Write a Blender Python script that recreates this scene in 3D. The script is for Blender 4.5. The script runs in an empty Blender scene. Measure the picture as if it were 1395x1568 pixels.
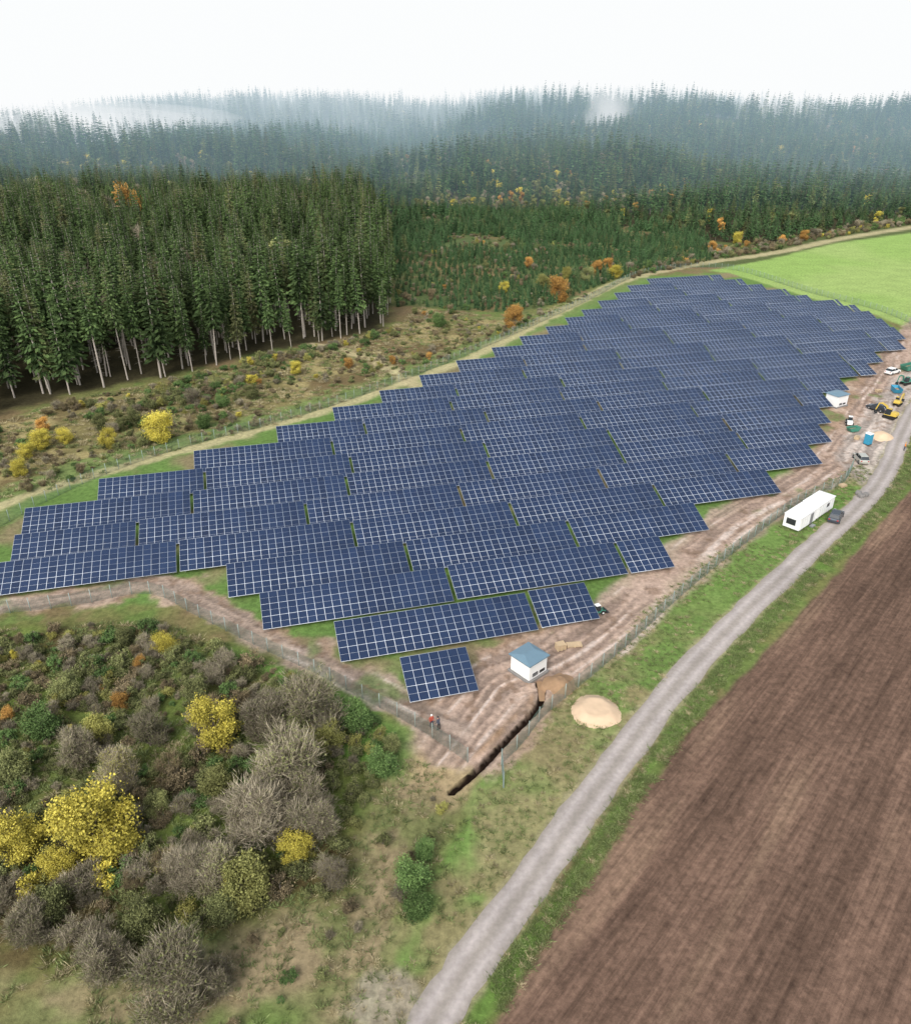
import bpy, bmesh, math, random
import numpy as np
from mathutils import Vector, Matrix
random.seed(7); rng = np.random.default_rng(7)
scene = bpy.context.scene

# ---------------------------------------------------------------- survey helper
# site plan points are read off the aerial survey sheet and rectified on to the ground plane (metres)
H = 60.0; P = math.radians(27.7); F = 1200.0; CX = 697.5; CY = 784.0
def G(px, py, z=0.0):
    a = (px-CX)/F; b = (CY-py)/F
    dy = math.cos(P)+b*math.sin(P); dz = -math.sin(P)+b*math.cos(P)
    t = (H-z)/(-dz)
    return (a*t, dy*t)
def GP(L): return [G(*p) for p in L]

def vnoise(x, y, s, seed):
    r = np.random.default_rng(seed).random((256, 256))
    u = x/s; v = y/s
    i = np.floor(u).astype(int); j = np.floor(v).astype(int)
    fu = u-i; fv = v-j
    fu = fu*fu*(3-2*fu); fv = fv*fv*(3-2*fv)
    i0 = i % 256; i1 = (i+1) % 256; j0 = j % 256; j1 = (j+1) % 256
    return (r[i0, j0]*(1-fu)*(1-fv)+r[i1, j0]*fu*(1-fv)+r[i0, j1]*(1-fu)*fv+r[i1, j1]*fu*fv)
def fbm(x, y, s, seed, o=4):
    t = 0; a = 1; n = 0
    for k in range(o):
        an = .55+1.13*k+.7*(seed % 5); c_, s_ = math.cos(an), math.sin(an)
        t = t+a*vnoise(x*c_-y*s_+17.3*k, x*s_+y*c_-9.1*k, s/2**k, seed+k); n += a; a *= .55
    return t/n
def sst(t):
    t = np.clip(t, 0, 1); return t*t*(3-2*t)
def sdpoly(x, y, PL):
    d = np.full(x.shape, 1e18); ins = np.zeros(x.shape, bool)
    n = len(PL)
    for k in range(n):
        ax, ay = PL[k]; bx, by = PL[(k+1) % n]
        ex, ey = bx-ax, by-ay
        h = np.clip(((x-ax)*ex+(y-ay)*ey)/(ex*ex+ey*ey+1e-12), 0, 1)
        d = np.minimum(d, (x-ax-ex*h)**2+(y-ay-ey*h)**2)
        if ay != by:
            c = ((ay > y) != (by > y)) & (x < (bx-ax)*(y-ay)/(by-ay)+ax)
            ins ^= c
    d = np.sqrt(d)
    return np.where(ins, d, -d)
def dline(x, y, L):
    d = np.full(x.shape, 1e9); s = np.zeros(x.shape); t = np.zeros(x.shape); acc = 0
    for k in range(len(L)-1):
        ax, ay = L[k]; bx, by = L[k+1]
        ex, ey = bx-ax, by-ay; l = math.hypot(ex, ey)
        h = np.clip(((x-ax)*ex+(y-ay)*ey)/(l*l), 0, 1)
        dd = np.hypot(x-ax-ex*h, y-ay-ey*h)
        m = dd < d
        d = np.where(m, dd, d); s = np.where(m, ((x-ax)*ey-(y-ay)*ex)/l, s); t = np.where(m, acc+h*l, t)
        acc += l
    return d, s, t
def smooth_line(L, sub=8):
    Pn = [Vector(p) for p in L]; out = []
    for i in range(len(Pn)-1):
        p0 = Pn[max(i-1, 0)]; p1 = Pn[i]; p2 = Pn[i+1]; p3 = Pn[min(i+2, len(Pn)-1)]
        for k in range(sub):
            t = k/sub
            out.append(tuple(.5*((2*p1)+(p2-p0)*t+(2*p0-5*p1+4*p2-p3)*t*t+(3*p1-p0-3*p2+p3)*t**3)))
    out.append(tuple(Pn[-1])); return out
TRENCH = smooth_line(GP([(692, 1213), (722, 1188), (752, 1158), (790, 1118), (822, 1085), (830, 1062), (826, 1045)]), 4)
def zt(x, y):
    x = np.asarray(x, float); y = np.asarray(y, float)
    s = sst((y-560)/800.)
    hill = 33+14*np.exp(-((x-210)/200.)**2)+8*np.exp(-((x+300)/160.)**2)-4*np.exp(-((x+40)/90.)**2)-20*sst((-x-420)/400.)
    s2 = sst((y-500)/180.); s3 = 1-.6*sst((y-1000)/350.)
    return s*hill + s2*s3*(50*(fbm(x*.7, y*1.1, 230, 91, 2)-.5)+20*(fbm(x, y, 95, 95, 2)-.5))
def GT(px, py):
    z = 0.0
    for _ in range(12):
        x, y = G(px, py, z); z = .5*z+.5*float(zt(x, y))
    return (x, y, float(zt(x, y)))

# ---------------------------------------------------------------- materials
KA = 1.0
def lin(r, g, b, k=None):
    k = KA if k is None else k
    f = lambda c: ((c/255+.055)/1.055)**2.4 if c > 10 else c/255/12.92
    return np.array([f(r)*k, f(g)*k, f(b)*k])
def newmat(name):
    m = bpy.data.materials.new(name); m.use_nodes = True
    nt = m.node_tree; b = nt.nodes['Principled BSDF']
    return m, nt, b
def plain(name, col, rough=.6, metal=0, var=.18, scale=3.0, spec=.3):
    m, nt, b = newmat(name)
    tc = nt.nodes.new('ShaderNodeTexCoord'); n = nt.nodes.new('ShaderNodeTexNoise')
    n.inputs['Scale'].default_value = scale; n.inputs['Detail'].default_value = 4
    nt.links.new(tc.outputs['Object'], n.inputs['Vector'])
    r = nt.nodes.new('ShaderNodeMapRange'); r.inputs[3].default_value = 1-var; r.inputs[4].default_value = 1+var
    nt.links.new(n.outputs['Fac'], r.inputs[0])
    mx = nt.nodes.new('ShaderNodeVectorMath'); mx.operation = 'SCALE'
    mx.inputs[0].default_value = tuple(col[:3]); nt.links.new(r.outputs[0], mx.inputs['Scale'])
    nt.links.new(mx.outputs[0], b.inputs['Base Color'])
    b.inputs['Roughness'].default_value = rough; b.inputs['Metallic'].default_value = metal
    b.inputs['Specular IOR Level'].default_value = spec
    return m
def foliage(name, dark, light, alt=None, altp=.0, vr=.3):
    m, nt, b = newmat(name); N = nt.nodes; Lk = nt.links
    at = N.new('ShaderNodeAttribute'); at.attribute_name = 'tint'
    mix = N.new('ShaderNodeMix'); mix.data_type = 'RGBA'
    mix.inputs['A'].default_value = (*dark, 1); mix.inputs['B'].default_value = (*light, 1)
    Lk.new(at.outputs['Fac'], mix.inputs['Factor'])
    oi = N.new('ShaderNodeObjectInfo')
    out = mix.outputs['Result']
    if alt:
        m2 = N.new('ShaderNodeMix'); m2.data_type = 'RGBA'; m2.inputs['B'].default_value = (*alt, 1)
        mr = N.new('ShaderNodeMapRange'); mr.inputs[1].default_value = 1-altp; mr.inputs[2].default_value = 1
        mr.inputs[3].default_value = 0; mr.inputs[4].default_value = .75
        Lk.new(oi.outputs['Random'], mr.inputs[0]); Lk.new(mr.outputs[0], m2.inputs['Factor'])
        Lk.new(out, m2.inputs['A']); out = m2.outputs['Result']
    mul = N.new('ShaderNodeMath'); mul.operation = 'MULTIPLY'; mul.inputs[1].default_value = 7.31
    fr = N.new('ShaderNodeMath'); fr.operation = 'FRACT'
    Lk.new(oi.outputs['Random'], mul.inputs[0]); Lk.new(mul.outputs[0], fr.inputs[0])
    r = N.new('ShaderNodeMapRange'); r.inputs[3].default_value = 1-vr; r.inputs[4].default_value = 1+vr
    Lk.new(fr.outputs[0], r.inputs[0])
    sc = N.new('ShaderNodeVectorMath'); sc.operation = 'SCALE'
    Lk.new(out, sc.inputs[0]); Lk.new(r.outputs[0], sc.inputs['Scale'])
    Lk.new(sc.outputs[0], b.inputs['Base Color'])
    b.inputs['Roughness'].default_value = .75; b.inputs['Specular IOR Level'].default_value = .15
    return m

M_bark = plain('bark', (.17, .145, .12), .9, var=.4)
M_barkpale = plain('bark_pale', (.42, .38, .33), .9, var=.4)
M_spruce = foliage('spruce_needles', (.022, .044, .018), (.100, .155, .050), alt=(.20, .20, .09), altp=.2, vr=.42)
M_spruceF = foliage('far_spruce_needles', (.020, .050, .024), (.085, .150, .055), alt=(.17, .18, .07), altp=.2, vr=.45)
M_spruceY = foliage('young_spruce_needles', (.03, .072, .030), (.095, .175, .07), alt=(.18, .20, .08), altp=.15, vr=.35)
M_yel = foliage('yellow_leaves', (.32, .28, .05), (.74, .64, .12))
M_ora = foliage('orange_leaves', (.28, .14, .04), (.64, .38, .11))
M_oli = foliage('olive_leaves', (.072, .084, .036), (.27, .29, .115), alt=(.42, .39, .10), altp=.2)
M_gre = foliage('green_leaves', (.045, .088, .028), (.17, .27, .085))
M_twig = foliage('bare_twigs', (.15, .13, .09), (.42, .37, .27))
M_bro = foliage('brown_leaves', (.10, .082, .05), (.30, .24, .14))
M_grass = foliage('grass_blades', (.09, .115, .045), (.25, .31, .12))
M_straw = foliage('straw_blades', (.22, .19, .10), (.48, .42, .26))

# ---------------------------------------------------------------- quad mesh builder
class MB:
    def __init__(s): s.V = []; s.Fc = []; s.M = []; s.T = []; s.n = 0
    def add(s, V, Fq, mat=0, tint=.5):
        V = np.asarray(V, float); Fq = np.asarray(Fq, int)
        s.V.append(V); s.Fc.append(Fq+s.n); s.n += len(V)
        s.M.append(np.full(len(Fq), mat)); s.T.append(np.broadcast_to(np.asarray(tint, float), (len(Fq),)))
    def tube(s, pts, rad, mat=0, sides=5, tint=.5, cap=False):
        pts = [np.asarray(p, float) for p in pts]; V = []
        for i, p in enumerate(pts):
            d = pts[min(i+1, len(pts)-1)]-pts[max(i-1, 0)]; d = d/(np.linalg.norm(d)+1e-9)
            a = np.cross(d, [0, 0, 1.] if abs(d[2]) < .9 else [1., 0, 0]); a /= np.linalg.norm(a); b = np.cross(d, a)
            for k in range(sides):
                an = 2*math.pi*(k+.5)/sides
                V.append(p+rad[i]*(a*math.cos(an)+b*math.sin(an)))
        Fq = [(i*sides+k, i*sides+(k+1) % sides, (i+1)*sides+(k+1) % sides, (i+1)*sides+k) for i in range(len(pts)-1) for k in range(sides)]
        if cap and sides == 4:
            Fq += [(3, 2, 1, 0)]; e = (len(pts)-1)*4; Fq += [(e, e+1, e+2, e+3)]
        s.add(V, Fq, mat, tint)
    def box(s, c, X, Y, Z, mat=0, tint=.5):
        c, X, Y, Z = [np.asarray(q, float) for q in (c, X, Y, Z)]
        V = [c+i*X+j*Y+k*Z for k in (-1, 1) for j in (-1, 1) for i in (-1, 1)]
        s.add(V, [(0, 2, 3, 1), (4, 5, 7, 6), (0, 1, 5, 4), (2, 6, 7, 3), (0, 4, 6, 2), (1, 3, 7, 5)], mat, tint)
    def leaves(s, Pp, sz, mat, tint, asp=.6, adir=None, jit=.3):
        n = len(Pp); a = rng.normal(size=(n, 3))
        if adir is not None: a = adir+jit*a
        a /= np.linalg.norm(a, axis=1)[:, None]+1e-9
        b = np.cross(a, rng.normal(size=(n, 3))); b /= np.linalg.norm(b, axis=1)[:, None]+1e-9
        z = np.broadcast_to(np.asarray(sz, float), (n,))[:, None]
        V = np.stack([Pp+a*z, Pp+b*z*asp, Pp-a*z, Pp-b*z*asp], 1).reshape(-1, 3)
        s.add(V, np.arange(n*4).reshape(-1, 4), mat, np.clip(tint, 0, 1))
    def mesh(s, name, mats):
        V = np.concatenate(s.V); Fq = np.concatenate(s.Fc)
        me = bpy.data.meshes.new(name)
        me.vertices.add(len(V)); me.vertices.foreach_set('co', V.astype(np.float32).ravel())
        me.loops.add(len(Fq)*4); me.loops.foreach_set('vertex_index', Fq.astype(np.int32).ravel())
        me.polygons.add(len(Fq)); me.polygons.foreach_set('loop_start', (np.arange(len(Fq))*4).astype(np.int32))
        for m in mats: me.materials.append(m)
        me.update(calc_edges=True)
        me.polygons.foreach_set('material_index', np.concatenate(s.M).astype(np.int32))
        at = me.attributes.new('tint', 'FLOAT', 'FACE'); at.data.foreach_set('value', np.concatenate(s.T).astype(np.float32))
        me.update(); return me
    def obj(s, name, mats, coll=None):
        o = bpy.data.objects.new(name, s.mesh(name, mats))
        (coll or scene.collection).objects.link(o); return o

def collection(name): return bpy.data.collections.new(name)

# ---------------------------------------------------------------- plants
def spruce(name, h, cs, R, wh, nb, sub, coll, mats, seed):
    r = np.random.default_rng(seed); b = MB()
    lean = r.normal(size=2)*.012*h
    b.tube([(0, 0, -.3), (lean[0]*.3, lean[1]*.3, h*.5), (lean[0], lean[1], h*.98)], [h*.0095, h*.006, .03], 0, 6)
    PP, SS, AA, TT = [], [], [], []
    for w in range(wh):
        t = (w+r.uniform(-.4, .4))/wh; t = min(max(t, 0), .985)
        z = cs+(h-cs)*t
        prof = (1-t)**.75*(.55+.45*min(1, t*5+.35))
        for k in range(nb):
            if t < .12 and r.random() < .35: continue
            an = r.uniform(0, 2*math.pi); L = R*prof*r.uniform(.65, 1.18)+.12
            dr = -.32*(1-t)*r.uniform(.5, 1.3)+.25*t
            d = np.array([math.cos(an), math.sin(an), dr]); base = np.array([lean[0]*z/h, lean[1]*z/h, z])
            for q in range(sub):
                f = (q+.75)/sub*r.uniform(.85, 1.08)
                side = np.array([-d[1], d[0], 0])*r.uniform(-.16, .16)*L
                p = base+d*L*f*.82+side; p[2] -= .10*L*f*f+r.uniform(0, .15)
                a = d+np.array([r.normal()*.35, r.normal()*.35, -.25])
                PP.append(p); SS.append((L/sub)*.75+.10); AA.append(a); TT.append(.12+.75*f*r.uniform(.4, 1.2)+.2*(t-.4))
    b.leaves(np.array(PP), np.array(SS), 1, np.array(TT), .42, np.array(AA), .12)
    if cs > h*.2:    # dead lower branches
        for k in range(26):
            z = r.uniform(h*.12, cs); an = r.uniform(0, 6.28); L = r.uniform(.5, 1.6)
            b.tube([(0, 0, z), (L*math.cos(an), L*math.sin(an), z-.2)], [.035, .01], 0, 3)
    return b.obj(name, mats, coll)

def decid(name, R, Ht, n, leaf, mats, seed, coll=None, kind='leaf', nb=11, low=.15, extra=None):
    r = np.random.default_rng(seed); b = MB()
    b.tube([(0, 0, -.2), (r.normal()*.05*R, r.normal()*.05*R, Ht*.3), (0, 0, Ht*.7)], [R*.05, R*.038, R*.015], 0, 6)
    PP, SS, AA, TT = [], [], [], []
    for k in range(nb):
        an = k*2.4+r.uniform(-.4, .4); el = r.uniform(low, .84); rr = R*r.uniform(.25, .68)*(1.12-abs(el-.45))
        c = np.array([rr*math.cos(an), rr*math.sin(an), Ht*el+.04*Ht]); br = R*r.uniform(.22, .42)
        s0 = np.array([0, 0, Ht*max(.05, el-.42)])
        mid = (s0+c)/2+r.normal(size=3)*.05*R
        b.tube([s0, mid, c], [R*.022, R*.014, R*.006], 0, 4)
        for q in range(6):
            dv = r.normal(size=3); dv[2] = abs(dv[2])*.8; dv /= np.linalg.norm(dv)
            b.tube([mid*.4+c*.6, c+dv*br*1.05], [R*.006, .008], 0, 3)
        m = int(n/nb*r.uniform(.7, 1.3)); cl = r.uniform(-.2, .2)
        dv = r.normal(size=(m, 3)); dv /= np.linalg.norm(dv, axis=1)[:, None]
        lump = 1+.36*np.sin(dv[:, 0]*7+k)*np.sin(dv[:, 1]*6+2*k)+.24*np.sin(dv[:, 2]*11)
        rad = br*lump*(r.random(m)**.55)*1.18
        p = c+dv*rad[:, None]*np.array([1, 1, .85]); p[:, 2] = np.maximum(p[:, 2], .05)
        PP.append(p); SS.append(leaf*r.uniform(.6, 1.3, m)); o = dv.copy(); o[:, 2] += .7; AA.append(o)
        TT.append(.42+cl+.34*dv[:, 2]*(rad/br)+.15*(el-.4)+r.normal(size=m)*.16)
    PP = np.concatenate(PP); SS = np.concatenate(SS); AA = np.concatenate(AA); TT = np.concatenate(TT)
    if kind == 'leaf': b.leaves(PP, SS, 1, TT, .7)
    else:
        b.leaves(PP, SS*3.2, 1, TT, .05, AA, .45)
        if extra:
            sel = rng.random(len(PP)) < extra; b.leaves(PP[sel], SS[sel]*.7, 2, TT[sel], .7)
    return b.obj(name, mats, coll)

def gn_scatter(name, pts, scl, rot, idx, coll):
    pts = np.asarray(pts, np.float32); n = len(pts)
    me = bpy.data.meshes.new(name); me.vertices.add(n); me.vertices.foreach_set('co', pts.ravel())
    a = me.attributes.new('scl', 'FLOAT_VECTOR', 'POINT'); a.data.foreach_set('vector', np.asarray(scl, np.float32).ravel())
    a = me.attributes.new('rot', 'FLOAT_VECTOR', 'POINT'); a.data.foreach_set('vector', np.asarray(rot, np.float32).ravel())
    a = me.attributes.new('idx', 'INT', 'POINT'); a.data.foreach_set('value', np.asarray(idx, np.int32))
    o = bpy.data.objects.new(name, me); scene.collection.objects.link(o)
    ng = bpy.data.node_groups.new(name+'_nodes', 'GeometryNodeTree')
    ng.interface.new_socket('Geometry', in_out='INPUT', socket_type='NodeSocketGeometry')
    ng.interface.new_socket('Geometry', in_out='OUTPUT', socket_type='NodeSocketGeometry')
    gi = ng.nodes.new('NodeGroupInput'); go = ng.nodes.new('NodeGroupOutput')
    ci = ng.nodes.new('GeometryNodeCollectionInfo'); ci.inputs['Collection'].default_value = coll
    ci.inputs['Separate Children'].default_value = True; ci.inputs['Reset Children'].default_value = True
    ip = ng.nodes.new('GeometryNodeInstanceOnPoints'); ip.inputs['Pick Instance'].default_value = True
    def na(nm, dt):
        q = ng.nodes.new('GeometryNodeInputNamedAttribute'); q.data_type = dt; q.inputs['Name'].default_value = nm
        return q.outputs['Attribute']
    L = ng.links
    L.new(gi.outputs[0], ip.inputs['Points']); L.new(ci.outputs[0], ip.inputs['Instance'])
    L.new(na('idx', 'INT'), ip.inputs['Instance Index']); L.new(na('rot', 'FLOAT_VECTOR'), ip.inputs['Rotation'])
    L.new(na('scl', 'FLOAT_VECTOR'), ip.inputs['Scale']); L.new(ip.outputs[0], go.inputs[0])
    md = o.modifiers.new('scatter', 'NODES'); md.node_group = ng
    return o
def grid_pts(x0, x1, y0, y1, s, jit=.42):
    X, Y = np.meshgrid(np.arange(x0, x1, s), np.arange(y0, y1, s)); X = X.ravel(); Y = Y.ravel()
    X = X+rng.uniform(-jit, jit, X.shape)*s; Y = Y+rng.uniform(-jit, jit, Y.shape)*s
    return X, Y
def do_scatter(name, X, Y, sc, idx, coll, wide=None, z=None, tilt=.03):
    n = len(X); Z = zt(X, Y) if z is None else z
    sc = np.broadcast_to(sc, (n,)); w = sc if wide is None else wide
    rot = np.stack([rng.normal(size=n)*tilt, rng.normal(size=n)*tilt, rng.uniform(0, 6.28, n)], 1)
    return gn_scatter(name, np.stack([X, Y, Z], 1), np.stack([w, w, sc], 1), rot, idx, coll)

# ---------------------------------------------------------------- regions (ground metres)
FIELD = GP([(755, 1568), (800, 1492), (850, 1412), (920, 1292), (985, 1200), (1060, 1114), (1180, 990), (1300, 858), (1395, 748), (1460, 640), (1640, 500), (3400, 470), (3400, 1500), (2600, 2300), (600, 2300), (690, 1750)])
ROAD = smooth_line(GP([(540, 1850), (600, 1680), (662, 1568), (717, 1480), (785, 1387), (842, 1310), (895, 1234), (945, 1168), (1000, 1094), (1050, 1034), (1100, 980), (1150, 929), (1200, 882), (1250, 834), (1300, 790), (1338, 750), (1364, 708), (1382, 662), (1412, 610), (1470, 545), (1560, 490)]), 8)
GREENF = GP([(1085, 414), (1180, 396), (1280, 372), (1395, 356), (2000, 300), (3400, 300), (3400, 468), (1620, 490), (1395, 503), (1335, 480), (1240, 456), (1120, 420)])
ARRAY = GP([(628, 1080), (516, 1015), (400, 966), (345, 912), (0, 922), (-60, 925), (40, 775), (150, 732), (298, 690), (427, 655), (588, 603), (762, 535), (900, 472), (1000, 424), (1110, 418), (1240, 458), (1335, 483), (1385, 522), (1345, 570), (1290, 605), (1262, 655), (1250, 714), (1180, 762), (1085, 815), (1030, 875), (915, 955), (740, 1056)])
MUD = GP([(1400, 500), (1420, 560), (1372, 640), (1340, 690), (1290, 728), (1230, 752), (1160, 800), (1060, 868), (985, 930), (930, 985), (905, 1030), (870, 1075), (830, 1095), (800, 1130), (750, 1170), (700, 1172), (640, 1112), (560, 1066), (480, 1020), (400, 985), (330, 950), (228, 908), (150, 925), (0, 940), (-80, 950), (-60, 918), (300, 880), (380, 940), (500, 985), (560, 1025), (620, 1075), (735, 1050), (720, 985), (900, 945), (1000, 880), (1060, 820), (1180, 750), (1240, 700), (1255, 640), (1290, 590), (1345, 545), (1370, 510)])
VERGE = GP([(560, 1568), (600, 1450), (690, 1290), (735, 1200), (790, 1150), (850, 1085), (905, 1035), (985, 935), (1060, 872), (1160, 803), (1230, 757), (1320, 705), (1345, 720), (1330, 760), (1250, 832), (1150, 930), (1050, 1035), (945, 1170), (842, 1312), (717, 1482), (660, 1570), (560, 1700)])
THICK = GP([(-300, 1000), (0, 965), (150, 955), (230, 950), (330, 985), (450, 1030), (540, 1080), (600, 1130), (600, 1190), (560, 1260), (545, 1370), (440, 1400), (330, 1440), (250, 1440), (180, 1500), (0, 1500), (-300, 1500)])
SCRUB = GP([(-400, 880), (0, 775), (150, 728), (300, 682), (430, 648), (590, 593), (760, 522), (880, 465), (960, 425), (900, 450), (790, 490), (700, 478), (640, 470), (605, 500), (500, 528), (400, 546), (265, 580), (120, 612), (0, 645), (-400, 740)])
FOREST_A = GP([(-600, 765), (0, 638), (120, 606), (265, 576), (400, 543), (500, 524), (596, 506), (600, 440), (592, 380), (572, 335), (560, 300), (-1000, 300)])
FB_EDGE = GP([(575, 338), (700, 328), (850, 335), (1000, 352), (1100, 370), (1180, 374), (1290, 352), (1395, 337), (1800, 300), (2300, 285)])
FOREST_B = GP([(540, 300)])+FB_EDGE+[(1500, 1750), (-1500, 1750), (-900, 598)]
PLANT = GP([(604, 470), (604, 400), (600, 335), (740, 325), (850, 332), (1000, 350), (1085, 372), (1090, 398), (1000, 415), (930, 432), (860, 462), (800, 478), (700, 476), (640, 468)])
TRACK = smooth_line(GP([(1440, 470), (1395, 520), (1355, 590), (1308, 680), (1245, 732), (1150, 785), (1062, 848), (990, 908), (925, 965), (850, 1010), (770, 1040), (740, 1080), (700, 1130)]), 4)
TRACK2 = smooth_line(GP([(-80, 938), (0, 928), (150, 908), (250, 893), (320, 925), (400, 975), (480, 1010), (560, 1050), (640, 1090), (700, 1120)]), 4)
TRACK3 = smooth_line(GP([(1425, 560), (1385, 600), (1350, 650), (1320, 700), (1345, 735)]), 4)
STRAW = smooth_line(GP([(-60, 800), (60, 752), (200, 712), (330, 676), (450, 643), (560, 607), (700, 556), (790, 512), (870, 470), (960, 428), (1080, 402), (1180, 388), (1290, 365), (1395, 348), (1500, 335)]), 4)
STRAW2 = smooth_line(GP([(480, 530), (560, 545), (610, 575), (640, 590)]), 4)

# ---------------------------------------------------------------- ground sheet
xs = [-105.]
while xs[-1] < 135: xs.append(xs[-1]+(.17 if -2 < xs[-1] < 13 else .40))
xs = np.array(xs); L_ = [xs[0]]; st = .38
while L_[-1] > -6000: st *= 1.07; L_.append(L_[-1]-st)
R_ = [xs[-1]]; st = .38
while R_[-1] < 6000: st *= 1.07; R_.append(R_[-1]+st)
xs = np.concatenate([np.array(L_[1:])[::-1], xs, np.array(R_[1:])])
ys = [-60., -20., 5.]
y = 12.
while y < 6500:
    ys.append(y); y += (.17 if 50 < y < 72 else .38) if y < 130 else .38*(1+(y-130)/50.)
ys = np.array(ys)
X, Y = np.meshgrid(xs, ys); nx, ny = len(xs), len(ys)
x = X.ravel(); y = Y.ravel()
e0 = Vector(G(850, 1412)); e1 = Vector(G(1300, 858)); fd = (e1-e0).normalized()
alo = x*fd.x+y*fd.y; acr = x*fd.y-y*fd.x
Z = zt(x, y)
dT, sT, tT = dline(x, y, TRENCH)
n4 = fbm(x, y, 1.1, 41, 2)
Z = Z-1.1*sst((.46+.25*(n4-.5)-dT)/.22)
spoil = sst(1-np.abs(sT+1.15)/.7)*(dT < 3)*sst(tT/3)
spoil = spoil*sst((fbm(x, y, 3.5, 15, 2)-.3)*4)
Z = Z+.40*spoil*(.3+fbm(x, y, 1.2, 5, 3))
n1 = fbm(x, y, 14, 11); n2 = fbm(x, y, 3.2, 21); n3 = fbm(x, y, 45, 31, 3); n5 = fbm(x, y, 7, 51)
def mx(C, c, m): return C*(1-m[:, None])+np.asarray(c)[None]*m[:, None]
def msk(sd, w, amp=0): return sst((sd+amp*(n2-.5)*2+w)/(2*w))
C = mx(np.tile(lin(112, 116, 70), (len(x), 1)), lin(122, 106, 78), sst((n1-.4)*5))
C = mx(C, lin(94, 118, 60), sst((n5-.52)*7)*.8)
far = (y > 330)
C = mx(C, lin(84, 94, 56), far*1.)
# scrub strip
m = msk(sdpoly(x, y, SCRUB), 1.5, 3)
C = mx(C, lin(124, 116, 78), m); C = mx(C, lin(110, 96, 68), m*sst((n1-.45)*6)); C = mx(C, lin(160, 148, 104), m*sst((n5-.54)*8)*.8); C = mx(C, lin(98, 114, 64), m*sst((n3-.5)*6)*sst((n2-.45)*5)*.8)
# plantation
m = msk(sdpoly(x, y, PLANT), 2, 5)
C = mx(C, lin(84, 98, 60), m); C = mx(C, lin(116, 104, 72), m*sst((n1-.54)*6))
# forest floor
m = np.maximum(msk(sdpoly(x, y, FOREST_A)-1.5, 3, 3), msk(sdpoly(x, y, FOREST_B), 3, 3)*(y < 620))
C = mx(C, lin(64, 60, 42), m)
# thicket floor
m = msk(sdpoly(x, y, THICK), 2, 3)
C = mx(C, lin(100, 104, 60), m); C = mx(C, lin(94, 84, 56), m*sst((n5-.48)*6)); C = mx(C, lin(106, 122, 62), m*sst((n1-.48)*8)*.9)
# lower meadow between thicket and road
V1 = GP([(430, 1400), (545, 1370), (560, 1250), (610, 1150), (700, 1180), (735, 1200), (690, 1300), (600, 1450), (540, 1600), (0, 1700), (0, 1510), (180, 1510), (330, 1445)])
m = msk(sdpoly(x, y, V1), 2, 2)
C = mx(C, lin(116, 120, 78), m); C = mx(C, lin(150, 134, 106), m*sst((n5-.47)*7)*.9); C = mx(C, lin(98, 126, 62), m*sst((n1-.52)*8)*.8)
V2 = GP([(605, 1110), (640, 1120), (720, 1172), (735, 1195), (690, 1240), (630, 1200)])
m = msk(sdpoly(x, y, V2), 1.2, 1.5); C = mx(C, lin(168, 148, 116), m*.85)
V3 = GP([(330, 985), (450, 1030), (560, 1072), (640, 1118), (620, 1190), (560, 1190), (480, 1090)])
m = msk(sdpoly(x, y, V3), 1.5, 1.5); C = mx(C, lin(98, 138, 64), m*.75)
# verge
m = msk(sdpoly(x, y, VERGE), .8, .8)
C = mx(C, lin(106, 132, 70), m); C = mx(C, lin(142, 134, 98), m*sst((n1-.48)*7)*.85); C = mx(C, lin(90, 126, 56), m*sst((n5-.5)*7)*.7)
m = m*sst((95-y)/25); C = mx(C, lin(138, 126, 94), m*sst((n5-.42)*6)*.85)
# green field
m = msk(sdpoly(x, y, GREENF), 1.5, 1)
C = mx(C, lin(138, 166, 90), m); C = mx(C, lin(154, 172, 106), m*sst((n3-.45)*4)*.6)
# array compound floor
sdA = sdpoly(x, y, ARRAY)
m = msk(sdA+1.5, 1.2, 1.5)
C = mx(C, lin(98, 126, 66), m); C = mx(C, lin(140, 122, 98), m*sst((n1-.5)*6)*.8)
# compound grass border upper-left
m = msk(5.5-np.abs(sdA+4.5), 1.5, 2)*(sdpoly(x, y, SCRUB) > -8); C = mx(C, lin(108, 132, 76), m*.75)
# mud
sdM = sdpoly(x, y, MUD)
m = msk(sdM, 1.0, 3.0)
C = mx(C, lin(160, 136, 116), m); C = mx(C, lin(182, 162, 144), m*sst((n2-.5)*6)*.8); C = mx(C, lin(132, 110, 90), m*sst((n5-.5)*6)*.7)
fieldm = msk(sdpoly(x, y, FIELD), .35, .35)
for T, w, c1 in ((TRACK, 5.4, (178, 156, 141)), (TRACK2, 2.8, (170, 152, 138)), (TRACK3, 5, (196, 184, 174))):
    d, s, t = dline(x, y, T)
    m = sst((w-d+3*(n2-.5))/1.6)
    C = mx(C, lin(*c1), m*.85)
    wob = s+2.2*(vnoise(t, t*0, 14, 77)-.5)+.8*(n5-.5)
    rut = vnoise(wob, t*.03, .62, 61)*.6+vnoise(wob+3, t*.09, .4, 62)*.4
    m = m*sst((n1-.22)*5)
    C = C*(1-m*.36*sst((rut-.45)*5))[:, None]
    C = mx(C, lin(210, 196, 186), m*sst((.38-rut)*7)*.7)
    Z = Z-.10*m*sst((rut-.45)*5)
m = msk(sdM, 1.0, 3.0); C = mx(C, lin(106, 126, 74), m*sst((n1*.5+n5*.5-.60)*14)*.75)
m = sst((n4-.62)*9)*msk(sdM, 1, 1); C = mx(C, lin(124, 102, 84), m*.6)
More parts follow.
